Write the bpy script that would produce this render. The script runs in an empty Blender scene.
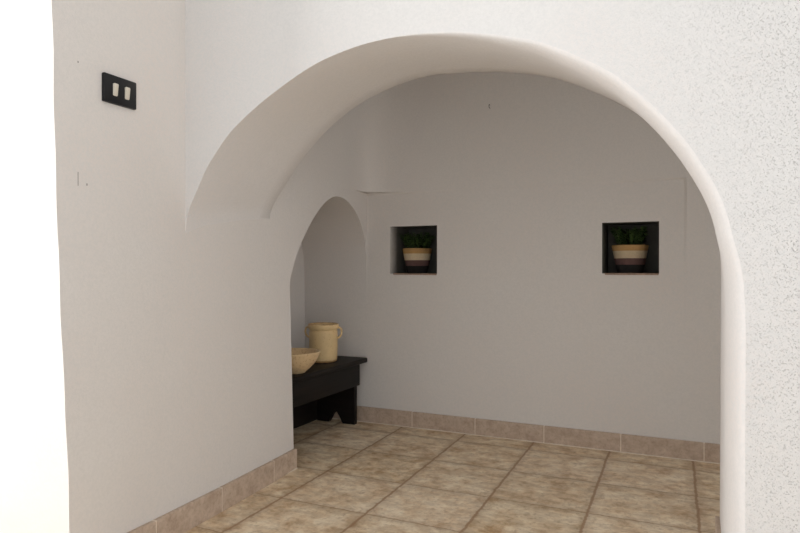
import bpy, bmesh, math, random
from mathutils import Vector, Matrix, noise
random.seed(7)
sc = bpy.context.scene
COL = sc.collection
D = 3.054            # y of the back wall
YF = 1.556           # y of the arch wall's front face

# ------------------------------------------------------------------ helpers
def obj(name, bm, mats, parent=None, smooth=True, sharp=35):
    bmesh.ops.recalc_face_normals(bm, faces=bm.faces) if sharp is not None and sharp < 0 else None
    me = bpy.data.meshes.new(name)
    bm.to_mesh(me); bm.free()
    for m in (mats if isinstance(mats, (list, tuple)) else [mats]):
        me.materials.append(m)
    if smooth:
        for p in me.polygons: p.use_smooth = True
        me.set_sharp_from_angle(angle=math.radians(abs(sharp or 35)))
    o = bpy.data.objects.new(name, me); COL.objects.link(o)
    if parent: o.parent = parent
    return o

def struct(name, bm, mats, **k):
    o = obj(name, bm, mats, **k); o['kind'] = 'structure'
    return o

def thing(name, label, cat, loc, rotz=0, group=None):
    o = bpy.data.objects.new(name, None); COL.objects.link(o)
    o.empty_display_size = .05
    o.location = loc; o.rotation_euler = (0, 0, rotz)
    o['label'] = label; o['category'] = cat
    if group: o['group'] = group
    return o

def add_box(bm, x0, x1, y0, y1, z0, z1, bevel=0, mi=0, seg=2):
    b = bmesh.new()
    bmesh.ops.create_cube(b, size=1)
    for v in b.verts:
        v.co = Vector((x0 + (v.co.x + .5) * (x1 - x0), y0 + (v.co.y + .5) * (y1 - y0), z0 + (v.co.z + .5) * (z1 - z0)))
    if bevel:
        bmesh.ops.bevel(b, geom=list(b.edges), offset=bevel, segments=seg, profile=.5, affect='EDGES')
    merge(bm, b, mi)

def merge(bm, b, mi=0, mat=None):
    if mat is not None: bmesh.ops.transform(b, matrix=mat, verts=b.verts)
    mp = {}
    for v in b.verts: mp[v] = bm.verts.new(v.co)
    for f in b.faces:
        try:
            nf = bm.faces.new([mp[v] for v in f.verts]); nf.material_index = mi
        except ValueError: pass
    b.free()

def add_lathe(bm, prof, n=48, mi=None, wob=0):
    rings = []
    for (r, z) in prof:
        if r < 1e-5: rings.append([bm.verts.new((0, 0, z))]); continue
        rings.append([bm.verts.new((r * (1 + wob * math.sin(2 * math.pi * k / n * 2 + z * 20)) * math.cos(2 * math.pi * k / n),
                                    r * (1 + wob * math.cos(2 * math.pi * k / n * 3)) * math.sin(2 * math.pi * k / n), z)) for k in range(n)])
    for i in range(len(rings) - 1):
        a, b = rings[i], rings[i + 1]
        for k in range(n):
            k2 = (k + 1) % n
            if len(a) == 1 and len(b) == 1: break
            if len(a) == 1: f = bm.faces.new([a[0], b[k2], b[k]])
            elif len(b) == 1: f = bm.faces.new([a[k], a[k2], b[0]])
            else: f = bm.faces.new([a[k], a[k2], b[k2], b[k]])
            if mi is not None: f.material_index = mi[i]

def add_tube(bm, pts, radii, n=10, mi=0):
    pts = [Vector(p) for p in pts]
    if not isinstance(radii, (list, tuple)): radii = [radii] * len(pts)
    up = Vector((.13, .31, .94)).normalized(); rings = []
    for i, p in enumerate(pts):
        t = (pts[min(i + 1, len(pts) - 1)] - pts[max(i - 1, 0)]).normalized()
        s = t.cross(up)
        if s.length < 1e-3: s = t.cross(Vector((1, 0, 0)))
        s.normalize(); u = s.cross(t)
        rings.append([bm.verts.new(p + (s * math.cos(2 * math.pi * k / n) + u * math.sin(2 * math.pi * k / n)) * radii[i]) for k in range(n)])
    for i in range(len(rings) - 1):
        for k in range(n):
            k2 = (k + 1) % n
            bm.faces.new([rings[i][k], rings[i][k2], rings[i + 1][k2], rings[i + 1][k]]).material_index = mi
    bm.faces.new(rings[0][::-1]).material_index = mi
    bm.faces.new(rings[-1]).material_index = mi

def lerp(a, b, t): return a + (b - a) * t
def interp(x, pts):
    if x <= pts[0][0]: return pts[0][1]
    for (x0, y0), (x1, y1) in zip(pts, pts[1:]):
        if x <= x1: return lerp(y0, y1, (x - x0) / (x1 - x0))
    return pts[-1][1]

# ------------------------------------------------------------------ materials
class NT:
    def __init__(s, name):
        s.m = bpy.data.materials.new(name); s.m.use_nodes = True
        s.t = s.m.node_tree; s.b = s.t.nodes['Principled BSDF']
        s.co = s.t.nodes.new('ShaderNodeTexCoord').outputs['Object']
    def n(s, typ, **kw):
        nd = s.t.nodes.new(typ)
        for k, v in kw.items():
            if hasattr(nd, k): setattr(nd, k, v)
            else: nd.inputs[k].default_value = v
        return nd
    def l(s, a, b): s.t.links.new(a, b)
    def math(s, op, a, b=None, c=None, clamp=False):
        nd = s.t.nodes.new('ShaderNodeMath'); nd.operation = op; nd.use_clamp = clamp
        for i, v in enumerate((a, b, c)):
            if v is None: continue
            if isinstance(v, (int, float)): nd.inputs[i].default_value = v
            else: s.l(v, nd.inputs[i])
        return nd.outputs[0]
    def noise(s, scale, detail=4, rough=.55, vec=None):
        nd = s.n('ShaderNodeTexNoise'); nd.inputs['Scale'].default_value = scale
        nd.inputs['Detail'].default_value = detail; nd.inputs['Roughness'].default_value = rough
        s.l(vec or s.co, nd.inputs['Vector']); return nd.outputs['Fac']
    def ramp(s, fac, stops):
        nd = s.n('ShaderNodeValToRGB'); e = nd.color_ramp.elements
        while len(e) < len(stops): e.new(.5)
        for el, (p, c) in zip(e, stops):
            el.position = p; el.color = (*c, 1) if len(c) == 3 else c
        s.l(fac, nd.inputs[0]); return nd.outputs[0]
    def mix(s, fac, a, b, typ='MIX'):
        nd = s.n('ShaderNodeMix'); nd.data_type = 'RGBA'; nd.blend_type = typ
        for sock, v in ((nd.inputs[0], fac), (nd.inputs[6], a), (nd.inputs[7], b)):
            if isinstance(v, (int, float)): sock.default_value = v
            elif isinstance(v, tuple): sock.default_value = (*v, 1)
            else: s.l(v, sock)
        return nd.outputs[2]
    def bump(s, h, strength=.3, dist=.002, prev=None):
        nd = s.n('ShaderNodeBump'); nd.inputs['Strength'].default_value = strength if isinstance(strength, (int, float)) else 1
        nd.inputs['Distance'].default_value = dist
        if not isinstance(strength, (int, float)): s.l(strength, nd.inputs['Strength'])
        s.l(h, nd.inputs['Height'])
        if prev is not None: s.l(prev, nd.inputs['Normal'])
        return nd.outputs[0]
    def out(s, col=None, rough=None, normal=None, spec=.3):
        for sock, v in (('Base Color', col), ('Roughness', rough), ('Normal', normal)):
            if v is None: continue
            if isinstance(v, tuple): s.b.inputs[sock].default_value = (*v, 1)
            elif isinstance(v, (int, float)): s.b.inputs[sock].default_value = v
            else: s.l(v, s.b.inputs[sock])
        s.b.inputs['Specular IOR Level'].default_value = spec
        return s.m

def plaster(name, col, coarse=.0, marks=False, grain=.25):
    k = NT(name)
    sep = k.n('ShaderNodeSeparateXYZ'); k.l(k.co, sep.inputs[0])
    X, Y, Z = sep.outputs
    c2 = tuple(v * .955 for v in col); c3 = (col[0] * 1.0, col[1] * .968, col[2] * .955)
    c = k.mix(k.ramp(k.noise(2.3, 3), [(.35, (0, 0, 0)), (.7, (1, 1, 1))]), col, c3)
    c = k.mix(k.ramp(k.noise(120, 3, .7), [(.4, (0, 0, 0)), (.62, (1, 1, 1))]), c, c2)
    if marks:
        def speck(y, z0, z1, w):
            a = k.math('LESS_THAN', k.math('ABSOLUTE', k.math('SUBTRACT', Y, y)), w)
            b = k.math('LESS_THAN', k.math('ABSOLUTE', k.math('SUBTRACT', Z, (z0 + z1) / 2)), (z1 - z0) / 2)
            return k.math('MULTIPLY', a, b)
        s = k.math('MAXIMUM', speck(1.157, 1.052, 1.088, .0012), speck(1.157, 1.374, 1.379, .0018))
        s = k.math('MAXIMUM', s, speck(1.184, 1.055, 1.061, .0018))
        c = k.mix(k.math('MULTIPLY', s, .7), c, (.17, .13, .11))
    n1 = k.bump(k.noise(9, 4), .25, .012)
    n2 = k.bump(k.noise(230, 3, .6), grain, .002, n1)
    nn = n2
    if coarse:
        mask = k.ramp(k.math('ADD', k.math('MULTIPLY', X, .75), .45), [(.18, (.12,) * 3), (.7, (1, 1, 1))])
        h = k.ramp(k.noise(330, 3, .7), [(.30, (0, 0, 0)), (.42, (1, 1, 1))])
        nn = k.bump(h, k.math('MULTIPLY', mask, coarse), .004, n2)
        c = k.mix(k.math('MULTIPLY', k.math('MULTIPLY', k.math('SUBTRACT', 1, h)  , mask), .17), c, (.40, .385, .37))
    return k.out(c, .88, nn, .2)

M_wall = plaster('plaster_side', (.795, .757, .72), marks=True)
M_arch = plaster('plaster_rough', (.76, .742, .722), coarse=.8)
M_soffit = plaster('plaster_smooth', (.81, .785, .765))
M_back = plaster('plaster_back', (.80, .762, .722))
M_ceil = plaster('plaster_ceiling', (.80, .78, .755))

def stone_tile():
    k = NT('floor_tile')
    sep = k.n('ShaderNodeSeparateXYZ'); k.l(k.co, sep.inputs[0])
    s = .3393
    wob = k.math('MULTIPLY', k.math('SUBTRACT', k.noise(28, 4, .7), .5), .016)
    u = k.math('DIVIDE', k.math('ADD', k.math('MULTIPLY_ADD', sep.outputs[1], .035, k.math('ADD', sep.outputs[0], 1.3135)), wob), .346)
    v = k.math('DIVIDE', k.math('ADD', k.math('SUBTRACT', sep.outputs[1], 1.9157), wob), .3293)
    fu = k.math('PINGPONG', u, .5); fv = k.math('PINGPONG', v, .5)
    d = k.math('MINIMUM', fu, k.math('ADD', fv, .0065))
    grout = k.ramp(d, [(.008, (1, 1, 1)), (.018, (0, 0, 0))])
    edge = k.ramp(d, [(.015, (1, 1, 1)), (.11, (0, 0, 0))])
    cell = k.n('ShaderNodeCombineXYZ'); k.l(k.math('FLOOR', u), cell.inputs[0]); k.l(k.math('FLOOR', v), cell.inputs[1])
    wn = k.n('ShaderNodeTexWhiteNoise'); wn.noise_dimensions = '2D'; k.l(cell.outputs[0], wn.inputs['Vector'])
    off = k.n('ShaderNodeVectorMath'); off.operation = 'MULTIPLY_ADD'
    k.l(wn.outputs['Color'], off.inputs[0]); off.inputs[1].default_value = (7, 7, 7); k.l(k.co, off.inputs[2])
    vec = off.outputs[0]
    n1 = k.noise(11, 8, .68, vec); n2 = k.noise(45, 6, .7, vec)
    st = k.n('ShaderNodeMapping'); st.inputs['Scale'].default_value = (1, 1.7, 1); k.l(vec, st.inputs[0])
    n3 = k.noise(16, 6, .65, st.outputs[0])
    c = k.ramp(n1, [(.34, (.53, .34, .185)), (.46, (.78, .60, .40)), (.60, (.93, .79, .59))])
    c = k.mix(k.math('MULTIPLY', k.ramp(n3, [(.42, (0, 0, 0)), (.62, (1, 1, 1))]), .45), c, (.46, .335, .22))
    c = k.mix(k.math('MULTIPLY', k.ramp(n2, [(.52, (0, 0, 0)), (.66, (1, 1, 1))]), .5), c, (.38, .25, .14))
    c = k.mix(k.math('MULTIPLY', k.math('MULTIPLY', edge, n2), .75), c, (.36, .245, .15))
    hv = k.math('MULTIPLY_ADD', wn.outputs['Value'], .22, .86)
    c = k.mix(1.0, c, k.n('ShaderNodeCombineColor').outputs[0], 'MULTIPLY') if False else c
    br = k.n('ShaderNodeBrightContrast'); k.l(c, br.inputs[0]); k.l(k.math('MULTIPLY', k.math('SUBTRACT', hv, .97), .4), br.inputs[1])
    c = k.mix(k.math('MULTIPLY', grout, .8), br.outputs[0], (.34, .195, .10))
    h = k.math('SUBTRACT', k.math('MULTIPLY', n1, .25), k.math('MULTIPLY', edge, .6))
    nn = k.bump(h, .5, .006)
    nn = k.bump(k.noise(170, 3), .15, .001, nn)
    return k.out(c, k.math('MULTIPLY_ADD', n2, .25, .42), nn, .35)
M_floor = stone_tile()

def skirting():
    k = NT('skirting_tile')
    n1 = k.noise(24, 6, .65); n2 = k.noise(90, 4, .6)
    c = k.ramp(n1, [(.3, (.44, .32, .235)), (.5, (.56, .43, .33)), (.72, (.67, .54, .43))])
    c = k.mix(k.math('MULTIPLY', k.ramp(n2, [(.5, (0, 0, 0)), (.7, (1, 1, 1))]), .4), c, (.33, .24, .18))
    return k.out(c, .6, k.bump(n2, .2, .002), .3)
M_skirt = skirting()
def simple(name, col, rough=.6, var=.12, scale=40, bump=.15, dist=.002, spec=.3):
    k = NT(name)
    c = k.ramp(k.noise(scale, 5, .6), [(.3, tuple(v * (1 - var) for v in col)), (.7, tuple(min(1, v * (1 + var)) for v in col))])
    return k.out(c, rough, k.bump(k.noise(scale * 3, 4), bump, dist), spec)
M_grout = simple('joint_mortar', (.80, .70, .58), .9)
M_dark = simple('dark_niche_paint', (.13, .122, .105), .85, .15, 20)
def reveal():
    k = NT('niche_reveal_shade_ramp')
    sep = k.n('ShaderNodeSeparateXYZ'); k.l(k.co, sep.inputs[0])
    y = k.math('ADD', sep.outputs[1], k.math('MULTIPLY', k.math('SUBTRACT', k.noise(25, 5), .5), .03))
    f = k.ramp(k.math('MULTIPLY', k.math('SUBTRACT', y, D), 10), [(-.0, (0, 0, 0)), (.8, (1, 1, 1))])  # plaster darkens with depth: light fall-off painted into the colour
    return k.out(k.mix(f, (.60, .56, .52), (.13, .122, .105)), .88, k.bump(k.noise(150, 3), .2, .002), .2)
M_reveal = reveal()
M_terra = simple('terracotta_sill', (.36, .25, .19), .85, .25, 60)
M_bounce = simple('pale_bounce_slab', (.82, .80, .77), .8, .08, 12)
M_soil = simple('soil', (.03, .022, .015), .95, .4, 150, .6, .004)

def wood(name, axis):
    k = NT(name)
    mp = k.n('ShaderNodeMapping'); mp.inputs['Scale'].default_value = (60, 3, 60) if axis == 'y' else (3, 60, 60)
    k.l(k.co, mp.inputs[0])
    n = k.noise(1, 6, .65, mp.outputs[0])
    c = k.ramp(n, [(.3, (.006, .005, .004)), (.55, (.012, .009, .0075)), (.8, (.023, .016, .012))])
    return k.out(c, .55, k.bump(n, .3, .0015), .2)
M_wood = wood('dark_stained_wood', 'y')
M_wood_leg = wood('dark_stained_wood_end', 'x')

def glazed(name, col, stain, z_lo, z_hi, speck):
    k = NT(name)
    sep = k.n('ShaderNodeSeparateXYZ'); k.l(k.co, sep.inputs[0])
    Z = k.math('ADD', sep.outputs[2], k.math('MULTIPLY', k.math('SUBTRACT', k.noise(40, 4), .5), .012))
    c = k.ramp(k.noise(14, 5), [(.3, tuple(v * .86 for v in col)), (.7, col)])
    c = k.mix(k.math('MULTIPLY', k.ramp(k.noise(90, 4, .7), [(speck, (0, 0, 0)), (speck + .12, (1, 1, 1))]), .6), c, stain)
    lo = k.math('LESS_THAN', Z, z_lo); hi = k.math('GREATER_THAN', Z, z_hi)
    c = k.mix(k.math('MULTIPLY', k.math('MAXIMUM', lo, hi), .75), c, stain)
    return k.out(c, .45, k.bump(k.noise(70, 3), .12, .002), .4)
M_jug = glazed('cream_earthenware', (.90, .66, .345), (.45, .22, .08), .012, .192, .60)
M_bowl = glazed('speckled_earthenware', (.86, .63, .36), (.45, .23, .09), -.1, .098, .54)

def basket(name, col):
    k = NT(name)
    w = k.n('ShaderNodeTexWave'); w.wave_type = 'BANDS'; w.bands_direction = 'Z'
    w.inputs['Scale'].default_value = 60; w.inputs['Distortion'].default_value = 1.5; w.inputs['Detail'].default_value = 3
    k.l(k.co, w.inputs['Vector'])
    n = k.noise(220, 3)
    c = k.mix(n, tuple(v * .75 for v in col), tuple(min(1, v * 1.2) for v in col))
    return k.out(c, .9, k.bump(k.math('ADD', w.outputs['Fac'], n), .5, .002), .15)
M_tan = basket('tan_rope', (.56, .34, .145)); M_cream = basket('cream_rope', (.72, .585, .40))
M_mauve = basket('brown_rope', (.165, .095, .085)); M_char = basket('charcoal_rope', (.03, .028, .026))
def leafmat():
    k = NT('dark_leaf')
    c = k.ramp(k.noise(35, 3), [(.3, (.035, .062, .02)), (.55, (.07, .125, .035)), (.75, (.13, .20, .06))])
    return k.out(c, .5, None, .3)
M_leaf = leafmat()
M_black = simple('black_plastic', (.008, .008, .009), .35, .05, 50, .02)
M_ivory = simple('ivory_plastic', (.72, .66, .55), .35, .03, 50, .02)
M_iron = simple('rusty_iron', (.06, .04, .03), .7, .3, 200)

# ------------------------------------------------------------------ setting
def XL(Y):                                  # plan line of the slightly bowed left wall
    if Y < 1.1: return -1.479
    return -1.502 - .0758 * (Y - 1.728) - .0342 * (Y - 1.728) * (Y - 2.229)
XNB = -2.04                                 # back of the bench alcove
ALC = [(2.190, .70), (2.190, .784), (2.220, .841), (2.265, .912), (2.332, .990), (2.411, 1.063), (2.505, 1.129), (2.586, 1.164), (2.655, 1.177),
       (2.753, 1.171), (2.852, 1.138), (2.931, 1.091), (2.986, 1.035), (3.024, .965), (3.043, .88), (3.051, .77), (3.0538, .64), (3.054, .5)]
def smoothcurve(pts, n):                    # Catmull-Rom resample
    P = [Vector((p[0], p[1], 0)) for p in pts]; P = [2 * P[0] - P[1]] + P + [2 * P[-1] - P[-2]]
    out = []
    for i in range(1, len(P) - 2):
        for j in range(n):
            t = j / n; a, b, c, d = P[i - 1:i + 3]
            out.append(.5 * ((2 * b) + (c - a) * t + (2 * a - 5 * b + 4 * c - d) * t * t + (3 * b - 3 * c + d - a) * t ** 3))
    out.append(P[-2]); return [(p.x, p.y) for p in out]

# floor
bm = bmesh.new()
add_box(bm, -5.5, 3.0, -5.0, D + .35, -.12, 0)
for f in bm.faces: f.material_index = 0
bm.faces.ensure_lookup_table()
add_box(bm, -5.5, 3.0, -5.0, .55, 0, .004, 0, 1)  # unseen pale slab, added to bounce light up to the arch soffit
struct('floor', bm, [M_floor, M_bounce], smooth=False)

# left wall ---------------------------------------------------------------
bm = bmesh.new()
ZS = 1.232                                  # springing of the rounded upper corner
arc = smoothcurve(ALC[1:], 3)
def cornerY(z): return 1.135 - .0376 * z + .0022 * math.sin(z * 5.2) + .0012 * math.sin(z * 23 + 1)
def wob(y, z): return .005 * max(0, min(1, (1.5 - y) / .3)) * noise.noise(Vector((y * 1.7, z * 1.9, 3)))
def LV(y, z): return Vector((XL(y) + wob(y, z), y, z))
def strip(colA, colB):
    for i in range(len(colA) - 1):
        try: bm.faces.new([colA[i], colB[i], colB[i + 1], colA[i + 1]])
        except ValueError: pass
NZ = 24
ztop = 2.62
# one continuous sheet: solid part, the part over the alcove arch, and a corner that rounds off above ZS
zl = [ZS * i / NZ for i in range(NZ + 1)]
zu = [ZS + .002] + [ZS + .002 + (ztop - ZS) * (i / 22) ** 1.5 for i in range(1, 23)]
def rfil(z):
    return 0 if z <= ZS + 1e-5 else .27 + .13 * min(1, (z - ZS) / .6)
DT = D - .0046                              # the fillet is tangent to the upper back wall
def LU(y, z, p=None):
    r = rfil(z)
    if p is None or z <= ZS + 1e-5: return LV(y, z)
    yn = lerp(2.19, DT - r, min(1, p / .5)); v = LV(yn, z)
    f = max(0, min(1, (yn - 2.3) / .35)); v.x -= wob(yn, z) * f
    if p > .5:                              # soft curve that leaves both walls without a visible edge
        t = (p - .5) * 2; k = .86
        ax, ay = XL(DT - r), DT - r; cx, cy = XL(DT), DT; ex, ey = cx + r, DT
        q1 = (lerp(ax, cx, k), lerp(ay, cy, k)); q2 = (lerp(ex, cx, k), lerp(ey, cy, k))
        w0, w1, w2, w3 = (1 - t) ** 3, 3 * t * (1 - t) ** 2, 3 * t * t * (1 - t), t ** 3
        v.x = ax * w0 + q1[0] * w1 + q2[0] * w2 + ex * w3; v.y = ay * w0 + q1[1] * w1 + q2[1] * w2 + ey * w3
    return v
NY = 22
cols = []
for i in range(NY + 1):
    t = i / NY; col = []
    for z in zl + zu:
        y1 = 2.190 + max(0, .784 - z) * .045
        col.append(bm.verts.new(LU(lerp(cornerY(z), y1, t), z)))
    cols.append(col)
prev = None
for k_, (y, za) in enumerate(arc):
    cols.append([bm.verts.new(LU(y, lerp(za, ZS, j / 8))) for j in range(9)] + [bm.verts.new(LU(y, z, k_ / (len(arc) - 1))) for z in zu])
for i in range(NY): strip(cols[i], cols[i + 1])
strip(cols[NY][-len(zu) - 1:], cols[NY + 1][-len(zu) - 1:])
for i in range(NY + 1, len(cols) - 1): strip(cols[i], cols[i + 1])
# alcove inside: near jamb, soffit, back
jam = [(2.190 + max(0, .784 - z) * .045, z) for z in [.784 * i / 10 for i in range(10)]]
prof = jam + arc
pa = [bm.verts.new(LV(y, z)) for y, z in prof]
pb = [bm.verts.new(Vector((XNB, y, z))) for y, z in prof]
for i in range(len(prof) - 1): bm.faces.new([pa[i], pb[i], pb[i + 1], pa[i + 1]])
c0 = bm.verts.new(Vector((XNB, D, 0)))
ctr = bm.verts.new(Vector((XNB, 2.62, .6)))
allb = pb + [c0]
for i in range(len(allb)): bm.faces.new([ctr, allb[i], allb[(i + 1) % len(allb)]])
# front return facing the entrance (bright wall left of the corner)
prev = None
for i in range(13):
    t = i / 12
    x = lerp(-1.479, -5.2, t ** 1.6)
    col = [bm.verts.new(Vector((x if i else XL(1.1) + wob(cornerY(z), z), cornerY(z) + (.006 * noise.noise(Vector((x * 2, z * 2, 9))) if i else 0), z))) for z in zl + zu]
    if prev: strip(col, prev)
    prev = col
# hidden backs so that the wall has thickness
for (a, b, c, d) in [((-5.2, 1.10, 0), (-5.2, D + .3, 0), (-5.2, D + .3, ztop), (-5.2, 1.05, ztop)),
                     ((-5.2, D + .3, 0), (XNB - .1, D + .3, 0), (XNB - .1, D + .3, ztop), (-5.2, D + .3, ztop))]:
    bm.faces.new([bm.verts.new(p) for p in (a, b, c, d)])
bmesh.ops.remove_doubles(bm, verts=bm.verts, dist=.0006)
struct('wall_left', bm, M_wall, sharp=40)

# back wall ---------------------------------------------------------------
NICHES = [(-1.501, -1.232, .8025, 1.0515), (-.416, -.173, .8085, 1.0405)]
ND = .215
bm = bmesh.new()
xs = sorted({-2.3, -2.04, -1.64, -1.3665, -1.1, -.95, -.8, -.65, -.55, -.072, -.0600, .02, .2, .6, 1.4, *[v for n in NICHES for v in n[:2]]})
zs = sorted({0, .3, .55, .8025, .8085, 1.0405, 1.0515, 1.150, 1.2215, 1.2285, 1.5, 2.0, ztop})
def off(x, z):
    if x < -1.66: return 0
    amt = interp(x, [(-1.3665, .0046), (-1.1, .0008), (-.55, .0008), (-.072, .0046)])
    if z >= 1.228: return amt
    if x > -.065: return amt * max(0, min(1, (z - .72) / .5))
    return 0
vg = {}
def BV(x, z):
    if (x, z) not in vg: vg[(x, z)] = bm.verts.new((x, D - off(x, z), z))
    return vg[(x, z)]
for xa, xb in zip(xs, xs[1:]):
    for za, zb in zip(zs, zs[1:]):
        cx, cz = (xa + xb) / 2, (za + zb) / 2
        if any(n[0] < cx < n[1] and n[2] < cz < n[3] for n in NICHES): continue
        bm.faces.new([BV(xa, za), BV(xb, za), BV(xb, zb), BV(xa, zb)])
struct('wall_back', bm, M_back, smooth=False)
for q, (x0, x1, z0, z1) in enumerate(NICHES):   # dark painted niches; the first one's left reveal fades with painted-in shade
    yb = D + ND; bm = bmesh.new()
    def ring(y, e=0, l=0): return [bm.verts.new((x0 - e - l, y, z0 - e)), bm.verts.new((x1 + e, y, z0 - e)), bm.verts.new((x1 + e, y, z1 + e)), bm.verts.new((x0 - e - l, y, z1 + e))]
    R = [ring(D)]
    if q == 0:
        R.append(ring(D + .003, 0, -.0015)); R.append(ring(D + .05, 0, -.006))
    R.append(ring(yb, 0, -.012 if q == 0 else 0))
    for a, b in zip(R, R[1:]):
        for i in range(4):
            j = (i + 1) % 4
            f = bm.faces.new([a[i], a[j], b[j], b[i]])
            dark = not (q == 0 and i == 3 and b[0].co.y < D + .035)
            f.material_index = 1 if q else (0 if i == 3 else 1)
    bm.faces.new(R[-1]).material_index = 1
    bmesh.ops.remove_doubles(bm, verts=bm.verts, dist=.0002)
    struct('niche_part_%d' % (q + 3), bm, [M_reveal, M_dark], sharp=30)  # lining of a back wall niche, kept as its own mesh

# thin terracotta edge at the foot of each niche
for i, (x0, x1, z0, z1) in enumerate(NICHES):
    b = bmesh.new()
    add_box(b, x0 + (.012 if i else .02), x1 - .002, D - .004, D + .03, z0 - .0065, z0 + .0012, .0015)
    for v in b.verts: v.co.z += .0018 * noise.noise(v.co * 30)
    struct('niche_part_%d' % (i + 1), b, M_terra)

# arch wall ---------------------------------------------------------------
FR = [(-1.505, .76), (-1.5, .82), (-1.4965, .88), (-1.4942, .94), (-1.4895, .99), (-1.476, 1.03), (-1.452, 1.070), (-1.404, 1.1517), (-1.337, 1.2296), (-1.287, 1.2728), (-1.218, 1.319), (-1.125, 1.367), (-.997, 1.421), (-.9217, 1.443), (-.830, 1.4553),
      (-.748, 1.4587), (-.647, 1.454), (-.588, 1.447), (-.5096, 1.4326), (-.4507, 1.418), (-.409, 1.4045), (-.3728, 1.390), (-.262, 1.338), (-.1895, 1.293), (-.1487, 1.2542),
      (-.1124, 1.2135), (-.0575, 1.1539), (-.0209, 1.1005), (.0106, 1.044), (.041, .984), (.0607, .900), (.0733, .8528), (.0818, .79), (.0845, .72), (.0835, .5), (.0835, 0)]
BK = [(-1.538, .76), (-1.533, .82), (-1.5295, .90), (-1.527, .97), (-1.5243, 1.02), (-1.5175, 1.06), (-1.503, 1.085), (-1.459, 1.148), (-1.393, 1.232), (-1.346, 1.283), (-1.265, 1.359), (-1.190, 1.410), (-1.113, 1.451), (-1.037, 1.478), (-.948, 1.504),
      (-.855, 1.515), (-.795, 1.513), (-.706, 1.508), (-.613, 1.497), (-.533, 1.483), (-.446, 1.464), (-.358, 1.422), (-.284, 1.384), (-.217, 1.345),
      (-.173, 1.311), (-.1255, 1.256), (-.072, 1.189), (-.0285, 1.114), (.008, 1.045), (.0345, .983), (.045, .92), (.050, .842), (.0495, .616), (.0485, .3), (.0475, 0)]
CX, CZ = -.72, .80
def polar(curve):
    out = []
    for x, z in smoothcurve(curve, 4):
        out.append((math.atan2(z - CZ, x - CX), math.hypot(x - CX, z - CZ)))
    out.sort()
    for _ in range(14):                     # hand-rounded: ease small kinks away
        r = [v for _, v in out]
        out = [(t, (r[i - 1] + 2 * r[i] + r[i + 1]) / 4) if 0 < i < len(out) - 1 and .2 < t < 2.45 else (t, r[i]) for i, (t, _) in enumerate(out)]
    return out
PF, PB = polar(FR), polar(BK)
def yback(x): return lerp(2.05, 2.175, max(0, min(1, (x + 1.5) / 1.55)))
thetas = [math.pi * 1.02 * (1 - i / 90) + 0 for i in range(91)]
thetas = [t for t in thetas if t < math.radians(176)]
XR, XLft = 1.55, -1.80
def outer(t):                               # where the radius leaves the wall's rectangle
    dx, dz = math.cos(t), math.sin(t); k = 9
    if dx > 1e-6: k = min(k, (XR - CX) / dx)
    if dx < -1e-6: k = min(k, (XLft - CX) / dx)
    if dz > 1e-6: k = min(k, (ztop - CZ) / dz)
    return CX + dx * k, CZ + dz * k
cor = [math.atan2(ztop - CZ, XR - CX), math.atan2(ztop - CZ, XLft - CX)]
thetas = sorted(thetas + cor, reverse=True)
bm = bmesh.new()
def rowfor(xf, zf, xb, zb, ox, oz, sr):
    """verts across the wall at one station: outer front, front arris rounding, soffit, back arris, outer back"""
    yb = yback(xb); row = []
    row.append(Vector((ox, YF, oz)))
    n = Vector((xb - xf, 0, zb - zf))
    # rounding: leaves the front plane at (xf,zf) and joins the soffit after depth sr
    m = 8
    tot = yb - YF
    fb = min(.98, sr / tot)
    mid = Vector((xf, YF, zf)); 
    inx = Vector((xf, 0, zf)) - Vector((CX, 0, CZ))
    if zf <= CZ: inx = Vector((1, 0, 0))
    inx.normalize()
    grow = .032 * min(1, sr / .13)
    for k in range(m + 1):
        a = (math.pi / 2) * k / m
        y = YF + sr * (1 - math.cos(a)); s = math.sin(a)
        tt = (y - YF) / tot
        # soffit line from (front - rounded amount) to back
        px, pz = lerp(xf - inx.x * grow, xb, tt), lerp(zf - inx.z * grow, zb, tt)
        row.append(Vector((lerp(xf, px, s), y, lerp(zf, pz, s))))
    q0 = row[-1]
    for k in range(1, 7):
        t = k / 6; row.append(Vector((lerp(q0.x, xb, t), lerp(q0.y, yb - .012, t), lerp(q0.z, zb, t))))
    o2 = Vector((xb, 0, zb)) + inx * .012
    row.append(Vector((o2.x, yb, o2.z)))
    row.append(Vector((ox, yback(ox), oz)))
    return [bm.verts.new(v) for v in row]
rows = []
for t in thetas:
    if t < 0: continue
    rf, rb = interp(t, PF), interp(t, PB)
    xf, zf = CX + math.cos(t) * rf, CZ + math.sin(t) * rf
    xb, zb = CX + math.cos(t) * rb, CZ + math.sin(t) * rb
    ox, oz = outer(t)
    sr = .004 + .130 * max(0, min(1, (xf + .75) / .55)) ** 1.1
    rows.append(rowfor(xf, zf, xb, zb, ox, oz, sr))
jf = [(z, x) for x, z in FR[-6:]][::-1]; jb = [(z, x) for x, z in BK[-5:]][::-1]
for i in range(1, 15):
    z = CZ * (1 - i / 14)
    rows.append(rowfor(interp(z, jf), z, interp(z, jb), z, XR, z, .134))
for a, b in zip(rows, rows[1:]):
    for i in range(len(a) - 1): bm.faces.new([a[i], b[i], b[i + 1], a[i + 1]]).material_index = 0 if i == 0 else 1
bmesh.ops.remove_doubles(bm, verts=bm.verts, dist=.0003)
bmesh.ops.recalc_face_normals(bm, faces=bm.faces)
wf = struct('wall_front', bm, [M_arch, M_soffit], sharp=50)
for p in wf.data.polygons:
    if p.material_index == 0: p.use_smooth = False

# the passage behind the arch wall runs on to the right and opens to daylight there
bm = bmesh.new(); add_box(bm, -5.2, 2.6, -.4, D + .3, 2.60, 2.72); struct('ceiling', bm, M_ceil, smooth=False)

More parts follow.
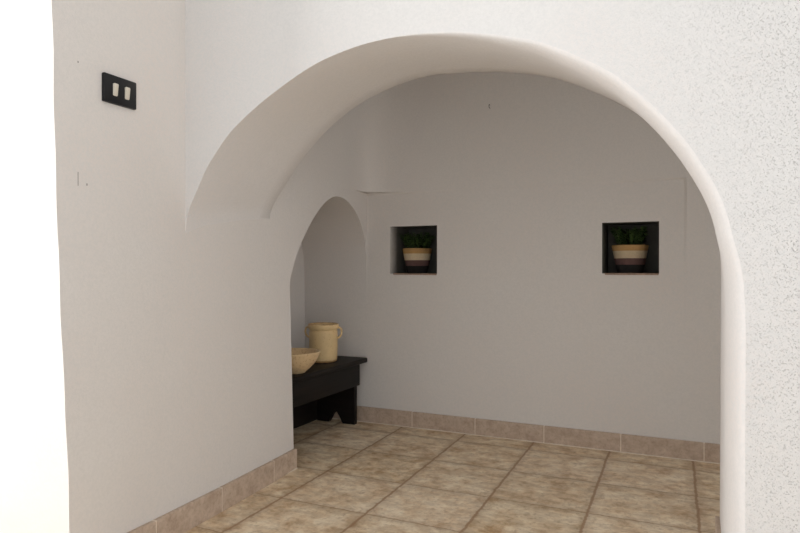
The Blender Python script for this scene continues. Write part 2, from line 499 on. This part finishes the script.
# skirting tiles ----------------------------------------------------------
def base_run(name, pts_joints, fn, h=.082, th=.012, first=0):
    """fn(s) -> (point, outward normal) along the wall; tiles between joints with pale mortar"""
    b = bmesh.new()
    for s0, s1 in zip(pts_joints, pts_joints[1:]):
        p0, n0 = fn(s0 + .0022); p1, n1 = fn(s1 - .0022)
        t = bmesh.new(); vs = []
        for p, n in ((p0, n0), (p1, n1)):
            for (o, z) in ((-.004, 0), (th, 0), (th, h), (-.004, h)): vs.append(t.verts.new((p.x + n.x * o, p.y + n.y * o, z)))
        for q in ((0, 1, 2, 3), (7, 6, 5, 4)): t.faces.new([vs[i] for i in q])
        for i in range(4):
            j = (i + 1) % 4; t.faces.new([vs[i], vs[i + 4], vs[j + 4], vs[j]])
        bmesh.ops.recalc_face_normals(t, faces=t.faces)
        ed = [e for e in t.edges if all(v.co.z > h * .9 for v in e.verts)]
        bmesh.ops.bevel(t, geom=ed, offset=.0035, segments=2, profile=.5, affect='EDGES')
        merge(b, t, 0)
    for s in pts_joints[1:-1]:
        p0, n0 = fn(s - .0036); p1, n1 = fn(s + .0036)
        t = bmesh.new(); vs = []
        for p, n in ((p0, n0), (p1, n1)):
            for (o, z) in ((-.004, 0), (th - .0008, 0), (th - .0008, h - .001), (-.004, h - .001)): vs.append(t.verts.new((p.x + n.x * o, p.y + n.y * o, z)))
        for q in ((0, 1, 2, 3), (7, 6, 5, 4)): t.faces.new([vs[i] for i in q])
        for i in range(4):
            j = (i + 1) % 4; t.faces.new([vs[i], vs[i + 4], vs[j + 4], vs[j]])
        bmesh.ops.recalc_face_normals(t, faces=t.faces); merge(b, t, 1)
    # pale mortar bead along the floor line
    p = [fn(s) for s in (pts_joints[0] + .002, pts_joints[-1] - .002)]
    add_tube(b, [(q.x + n.x * th, q.y + n.y * th, .001) for q, n in p], .003, 6, 1)
    return struct(name, b, [M_skirt, M_grout], sharp=30)
base_run('baseboard_back', [-2.035, -1.711, -1.3675, -1.0235, -.6805, -.3335, .007, .35, .69, 1.035, 1.395], lambda s: (Vector((s, D, 0)), Vector((0, -1, 0))))
base_run('baseboard_left', [1.14, 1.415, 1.722, 2.047, 2.226], lambda s: (Vector((XL(s) + .003, s, 0)), Vector((1, .07, 0)).normalized()))
base_run('baseboard_right', [1.64, 1.84, 2.178], lambda s: (Vector((.0475 + (2.175 - s) * .004, s, 0)), Vector((-1, 0, 0))), h=.08)

# ------------------------------------------------------------------ things
# light switch
sw = thing('light_switch', 'black rectangular light switch plate with two ivory rockers on the left plaster wall', 'light switch',
           (XL(1.2885) + .002, 1.2885, 1.331), math.atan2(.0905, 1) * .5)
b = bmesh.new(); add_box(b, -.006, .0075, -.0572, .0572, -.0392, .0392, .003); obj('plate', b, M_black, sw)
for y in (-.021, .021):
    b = bmesh.new(); add_box(b, .004, .0125, y - .008, y + .008, -.0185, .0165, .0035)
    for v in b.verts:
        if v.co.x > .008: v.co.x += (v.co.z) * .11
    r = obj('rocker', b, M_ivory, sw); r['label'] = 'ivory switch rocker'

# bench
BX0, BX1, BY0, BY1, BT = -1.985, -1.622, 2.275, 3.030, .352
bench = thing('bench', 'low black-stained wooden bench with notched plank legs standing in the arched alcove', 'bench', (0, 0, 0))
bench.location = ((BX0 + BX1) / 2, (BY0 + BY1) / 2, 0)
def local(bm_):
    bmesh.ops.translate(bm_, vec=-Vector(bench.location), verts=bm_.verts); return bm_
b = bmesh.new(); add_box(b, BX0, BX1, BY0, BY1, BT - .026, BT, .007, seg=3); obj('seat', local(b), M_wood, bench)
for x in (BX1 - .052,):
    b = bmesh.new(); add_box(b, x, x + .022, BY0 + .03, BY1 - .034, BT - .145, BT - .0262, .0025); obj('apron', local(b), M_wood, bench)
b = bmesh.new(); add_box(b, BX0 + .066, BX0 + .084, BY0 + .03, BY1 - .034, .004, BT - .0262, .0025); obj('shade_board', local(b), M_wood, bench)  # added dark board standing in for the deep shade under the seat
for y in (BY1 - .063, BY0 + .035):
    b = bmesh.new(); xa, xb = BX0 + .083, BX1 - .047; xm = (xa + xb) / 2
    outl = [(xa, BT - .027), (xa, 0), (xm - .045, 0), (xm - .022, .04), (xm, .068), (xm + .022, .04), (xm + .045, 0), (xb, 0), (xb, BT - .027)]
    lo = [b.verts.new((px, y, pz)) for px, pz in outl]; hi = [b.verts.new((px, y + .028, pz)) for px, pz in outl]
    b.faces.new(lo); b.faces.new(hi[::-1])
    for i in range(len(outl)):
        j = (i + 1) % len(outl); b.faces.new([lo[i], hi[i], hi[j], lo[j]])
    bmesh.ops.recalc_face_normals(b, faces=b.faces)
    obj('leg', local(b), M_wood_leg, bench, smooth=False)

# jug
JR = .066
jug = thing('earthenware_crock', 'tall cream earthenware crock with two small loop handles on the dark bench', 'crock', (-1.763, 2.81, BT))
b = bmesh.new()
add_lathe(b, [(0, 0), (.056, 0), (.061, .003), (.0635, .010), (.0655, .03), (.067, .09), (.0675, .14), (.067, .158), (.0645, .166), (.065, .170), (.070, .174), (.0725, .182), (.073, .192), (.071, .199),
              (.067, .2005), (.0635, .197), (.061, .188), (.060, .15), (.059, .05), (.055, .012), (0, .010)], 64, wob=.004)
bmesh.ops.scale(b, vec=(1.09, 1.09, .972), verts=b.verts)
obj('body', b, M_jug, jug)
for s in (-1, 1):
    b = bmesh.new()
    pts = [(s * .066, 0, .183), (s * .079, 0, .184), (s * .088, 0, .176), (s * .091, 0, .160), (s * .087, 0, .142), (s * .077, 0, .130), (s * .064, 0, .126)]
    pts = [Vector(p) for p in pts]
    add_tube(b, pts, [.0068, .0055, .005, .005, .005, .0055, .0075], 10)
    bmesh.ops.scale(b, vec=(1.09, 1, .96), verts=b.verts)
    bmesh.ops.rotate(b, cent=(0, 0, 0), matrix=Matrix.Rotation(math.radians(12), 3, 'Z'), verts=b.verts)
    obj('handle', b, M_jug, jug)

# bowl
bowl = thing('earthenware_bowl', 'wide flared speckled tan earthenware bowl on the near end of the bench', 'bowl', (-1.705, 2.46, BT))
b = bmesh.new()
add_lathe(b, [(0, .004), (.042, .004), (.046, 0), (.051, 0), (.054, .005), (.070, .020), (.092, .045), (.108, .072), (.116, .094), (.119, .101), (.117, .106), (.112, .104), (.106, .090),
              (.098, .070), (.083, .045), (.062, .024), (.04, .014), (0, .012)], 64, wob=.006)
bmesh.ops.scale(b, vec=(1.04, 1.04, .92), verts=b.verts)
obj('body', b, M_bowl, bowl)

# potted plants in the two niches
def make_plant(name, label, loc, r_top, r_bot, h, seed, spread, tall):
    rnd = random.Random(seed)
    t = thing(name, label, 'potted plant', loc, rnd.uniform(0, 3), 'potted plants in the wall niches')
    b = bmesh.new(); prof = [(0, 0), (r_bot * .96, 0)]; mi = [3, 3]
    nr = 26
    for i in range(nr + 1):
        z = h * i / nr; r = lerp(r_bot, r_top, (i / nr) ** .9)
        band = 3 if i / nr < .27 else 2 if i / nr < .52 else 1 if i / nr < .77 else 0
        prof.append((r, z + .0005)); mi.append(band)
        if i < nr: prof.append((r + .0016, z + h / nr * .5)); mi.append(band)
    prof += [(r_top - .002, h + .003), (r_top - .007, h + .002), (r_top - .009, h - .02), (0, h - .021)]
    mi += [0, 0, 0, 0, 0]
    add_lathe(b, prof, 48, mi)
    obj('pot', b, [M_tan, M_cream, M_mauve, M_char], t)
    b = bmesh.new()
    add_lathe(b, [(r_top - .0085, h - .016), (r_top * .5, h - .008), (0, h - .006)], 24)
    for v in b.verts: v.co.z += .002 * noise.noise(v.co * 90)
    obj('soil', b, M_soil, t)
    stems = bmesh.new(); lv = bmesh.new()
    for k in range(46):
        a = rnd.uniform(0, 2 * math.pi); rr = r_top * .72 * math.sqrt(rnd.random())
        p = Vector((rr * math.cos(a), rr * math.sin(a), h - .012))
        out = rnd.uniform(.15, 1) * spread
        L = tall * rnd.uniform(.6, 1.0)
        end = p + Vector((math.cos(a) * out, math.sin(a) * out, L))
        mid = p.lerp(end, .5) + Vector((-math.cos(a) * out * .18, -math.sin(a) * out * .18, L * .08))
        pts = []
        for i in range(7):
            u = i / 6; pts.append(p * (1 - u) ** 2 + mid * 2 * u * (1 - u) + end * u * u)
        add_tube(stems, pts, [.0016, .0015, .0014, .0013, .0011, .0009, .0006], 5)
        for i in range(11):
            u = .25 + .75 * i / 10
            q = p * (1 - u) ** 2 + mid * 2 * u * (1 - u) + end * u * u
            for s in (0, 1):
                ang = i * 1.9 + s * math.pi + rnd.uniform(-.5, .5)
                d = Vector((math.cos(ang), math.sin(ang), rnd.uniform(.1, .9))).normalized()
                ln = rnd.uniform(.013, .021); w = ln * rnd.uniform(.26, .36)
                sd = d.cross(Vector((0, 0, 1))).normalized(); nn = sd.cross(d)
                sec = [(0, .06, 0), (.3, .8, -.02), (.6, 1, .0), (.85, .55, -.06), (1, .04, -.14)]
                vs = []
                for (f, ww, dz) in sec:
                    c = q + d * ln * f + nn * ln * dz
                    vs.append((lv.verts.new(c + sd * w * ww + nn * w * .25 * ww), lv.verts.new(c), lv.verts.new(c - sd * w * ww + nn * w * .25 * ww)))
                for x, y in zip(vs, vs[1:]):
                    lv.faces.new([x[0], x[1], y[1], y[0]]); lv.faces.new([x[1], x[2], y[2], y[1]])
    obj('stems', stems, M_leaf, t)
    f = obj('foliage', lv, M_leaf, t); f['label'] = 'dark green small-leaved foliage'
    return t
make_plant('potted_plant', 'bushy green plant in a banded rope pot in the left wall niche', (-1.391, D + .110, NICHES[0][2]), .079, .053, .131, 3, .040, .098)
make_plant('potted_plant', 'bushy green plant in a banded rope pot in the right wall niche', (-.305, D + .106, NICHES[1][2]), .081, .055, .128, 11, .040, .095)

# nail hook high on the back wall
nail = thing('wall_hook', 'tiny dark iron hook stuck in the back wall above and between the niches', 'hook', (-.95, D - .001, 1.629))
b = bmesh.new(); add_tube(b, [(0, .02, .010), (0, -.012, .010), (.0, -.016, .004), (.001, -.015, -.006), (.006, -.014, -.012)], [.0016, .0016, .0015, .0014, .0011], 8)
obj('shank', b, M_iron, nail)

# ------------------------------------------------------------------ light
w = bpy.data.worlds.new('sky'); sc.world = w; w.use_nodes = True
bg = w.node_tree.nodes['Background']; bg.inputs[0].default_value = (.94, .97, 1.0, 1)
wt = w.node_tree; tc = wt.nodes.new('ShaderNodeTexCoord')          # a sky that is brighter towards the open right-hand side
dt = wt.nodes.new('ShaderNodeVectorMath'); dt.operation = 'DOT_PRODUCT'; dt.inputs[1].default_value = (.10, .12, 0)
ma = wt.nodes.new('ShaderNodeMath'); ma.operation = 'MULTIPLY_ADD'; ma.inputs[1].default_value = 1.24; ma.inputs[2].default_value = 1.24
wt.links.new(tc.outputs['Generated'], dt.inputs[0]); wt.links.new(dt.outputs['Value'], ma.inputs[0]); wt.links.new(ma.outputs[0], bg.inputs[1])
dl = bpy.data.lights.new('doorway_daylight', 'AREA'); dl.shape = 'RECTANGLE'; dl.size = 1.3; dl.size_y = 2.1
dl.energy = 66; dl.color = (.97, .985, 1)
do = bpy.data.objects.new('doorway_daylight', dl); COL.objects.link(do)
do.location = (-3.6, -.5, 1.1)
do.rotation_euler = Vector((.80, .58, 0)).to_track_quat('-Z', 'Y').to_euler()

cam = bpy.data.cameras.new('camera'); co = bpy.data.objects.new('camera', cam); COL.objects.link(co)
co.location = (0, 0, .84); co.rotation_euler = (math.radians(90), 0, math.radians(25.28))
cam.sensor_width = 36; cam.lens = 28.8; cam.clip_start = .01
sc.camera = co
sc.view_settings.view_transform = 'Standard'; sc.view_settings.look = 'None'; sc.view_settings.gamma = 1
sc.view_settings.exposure = 0
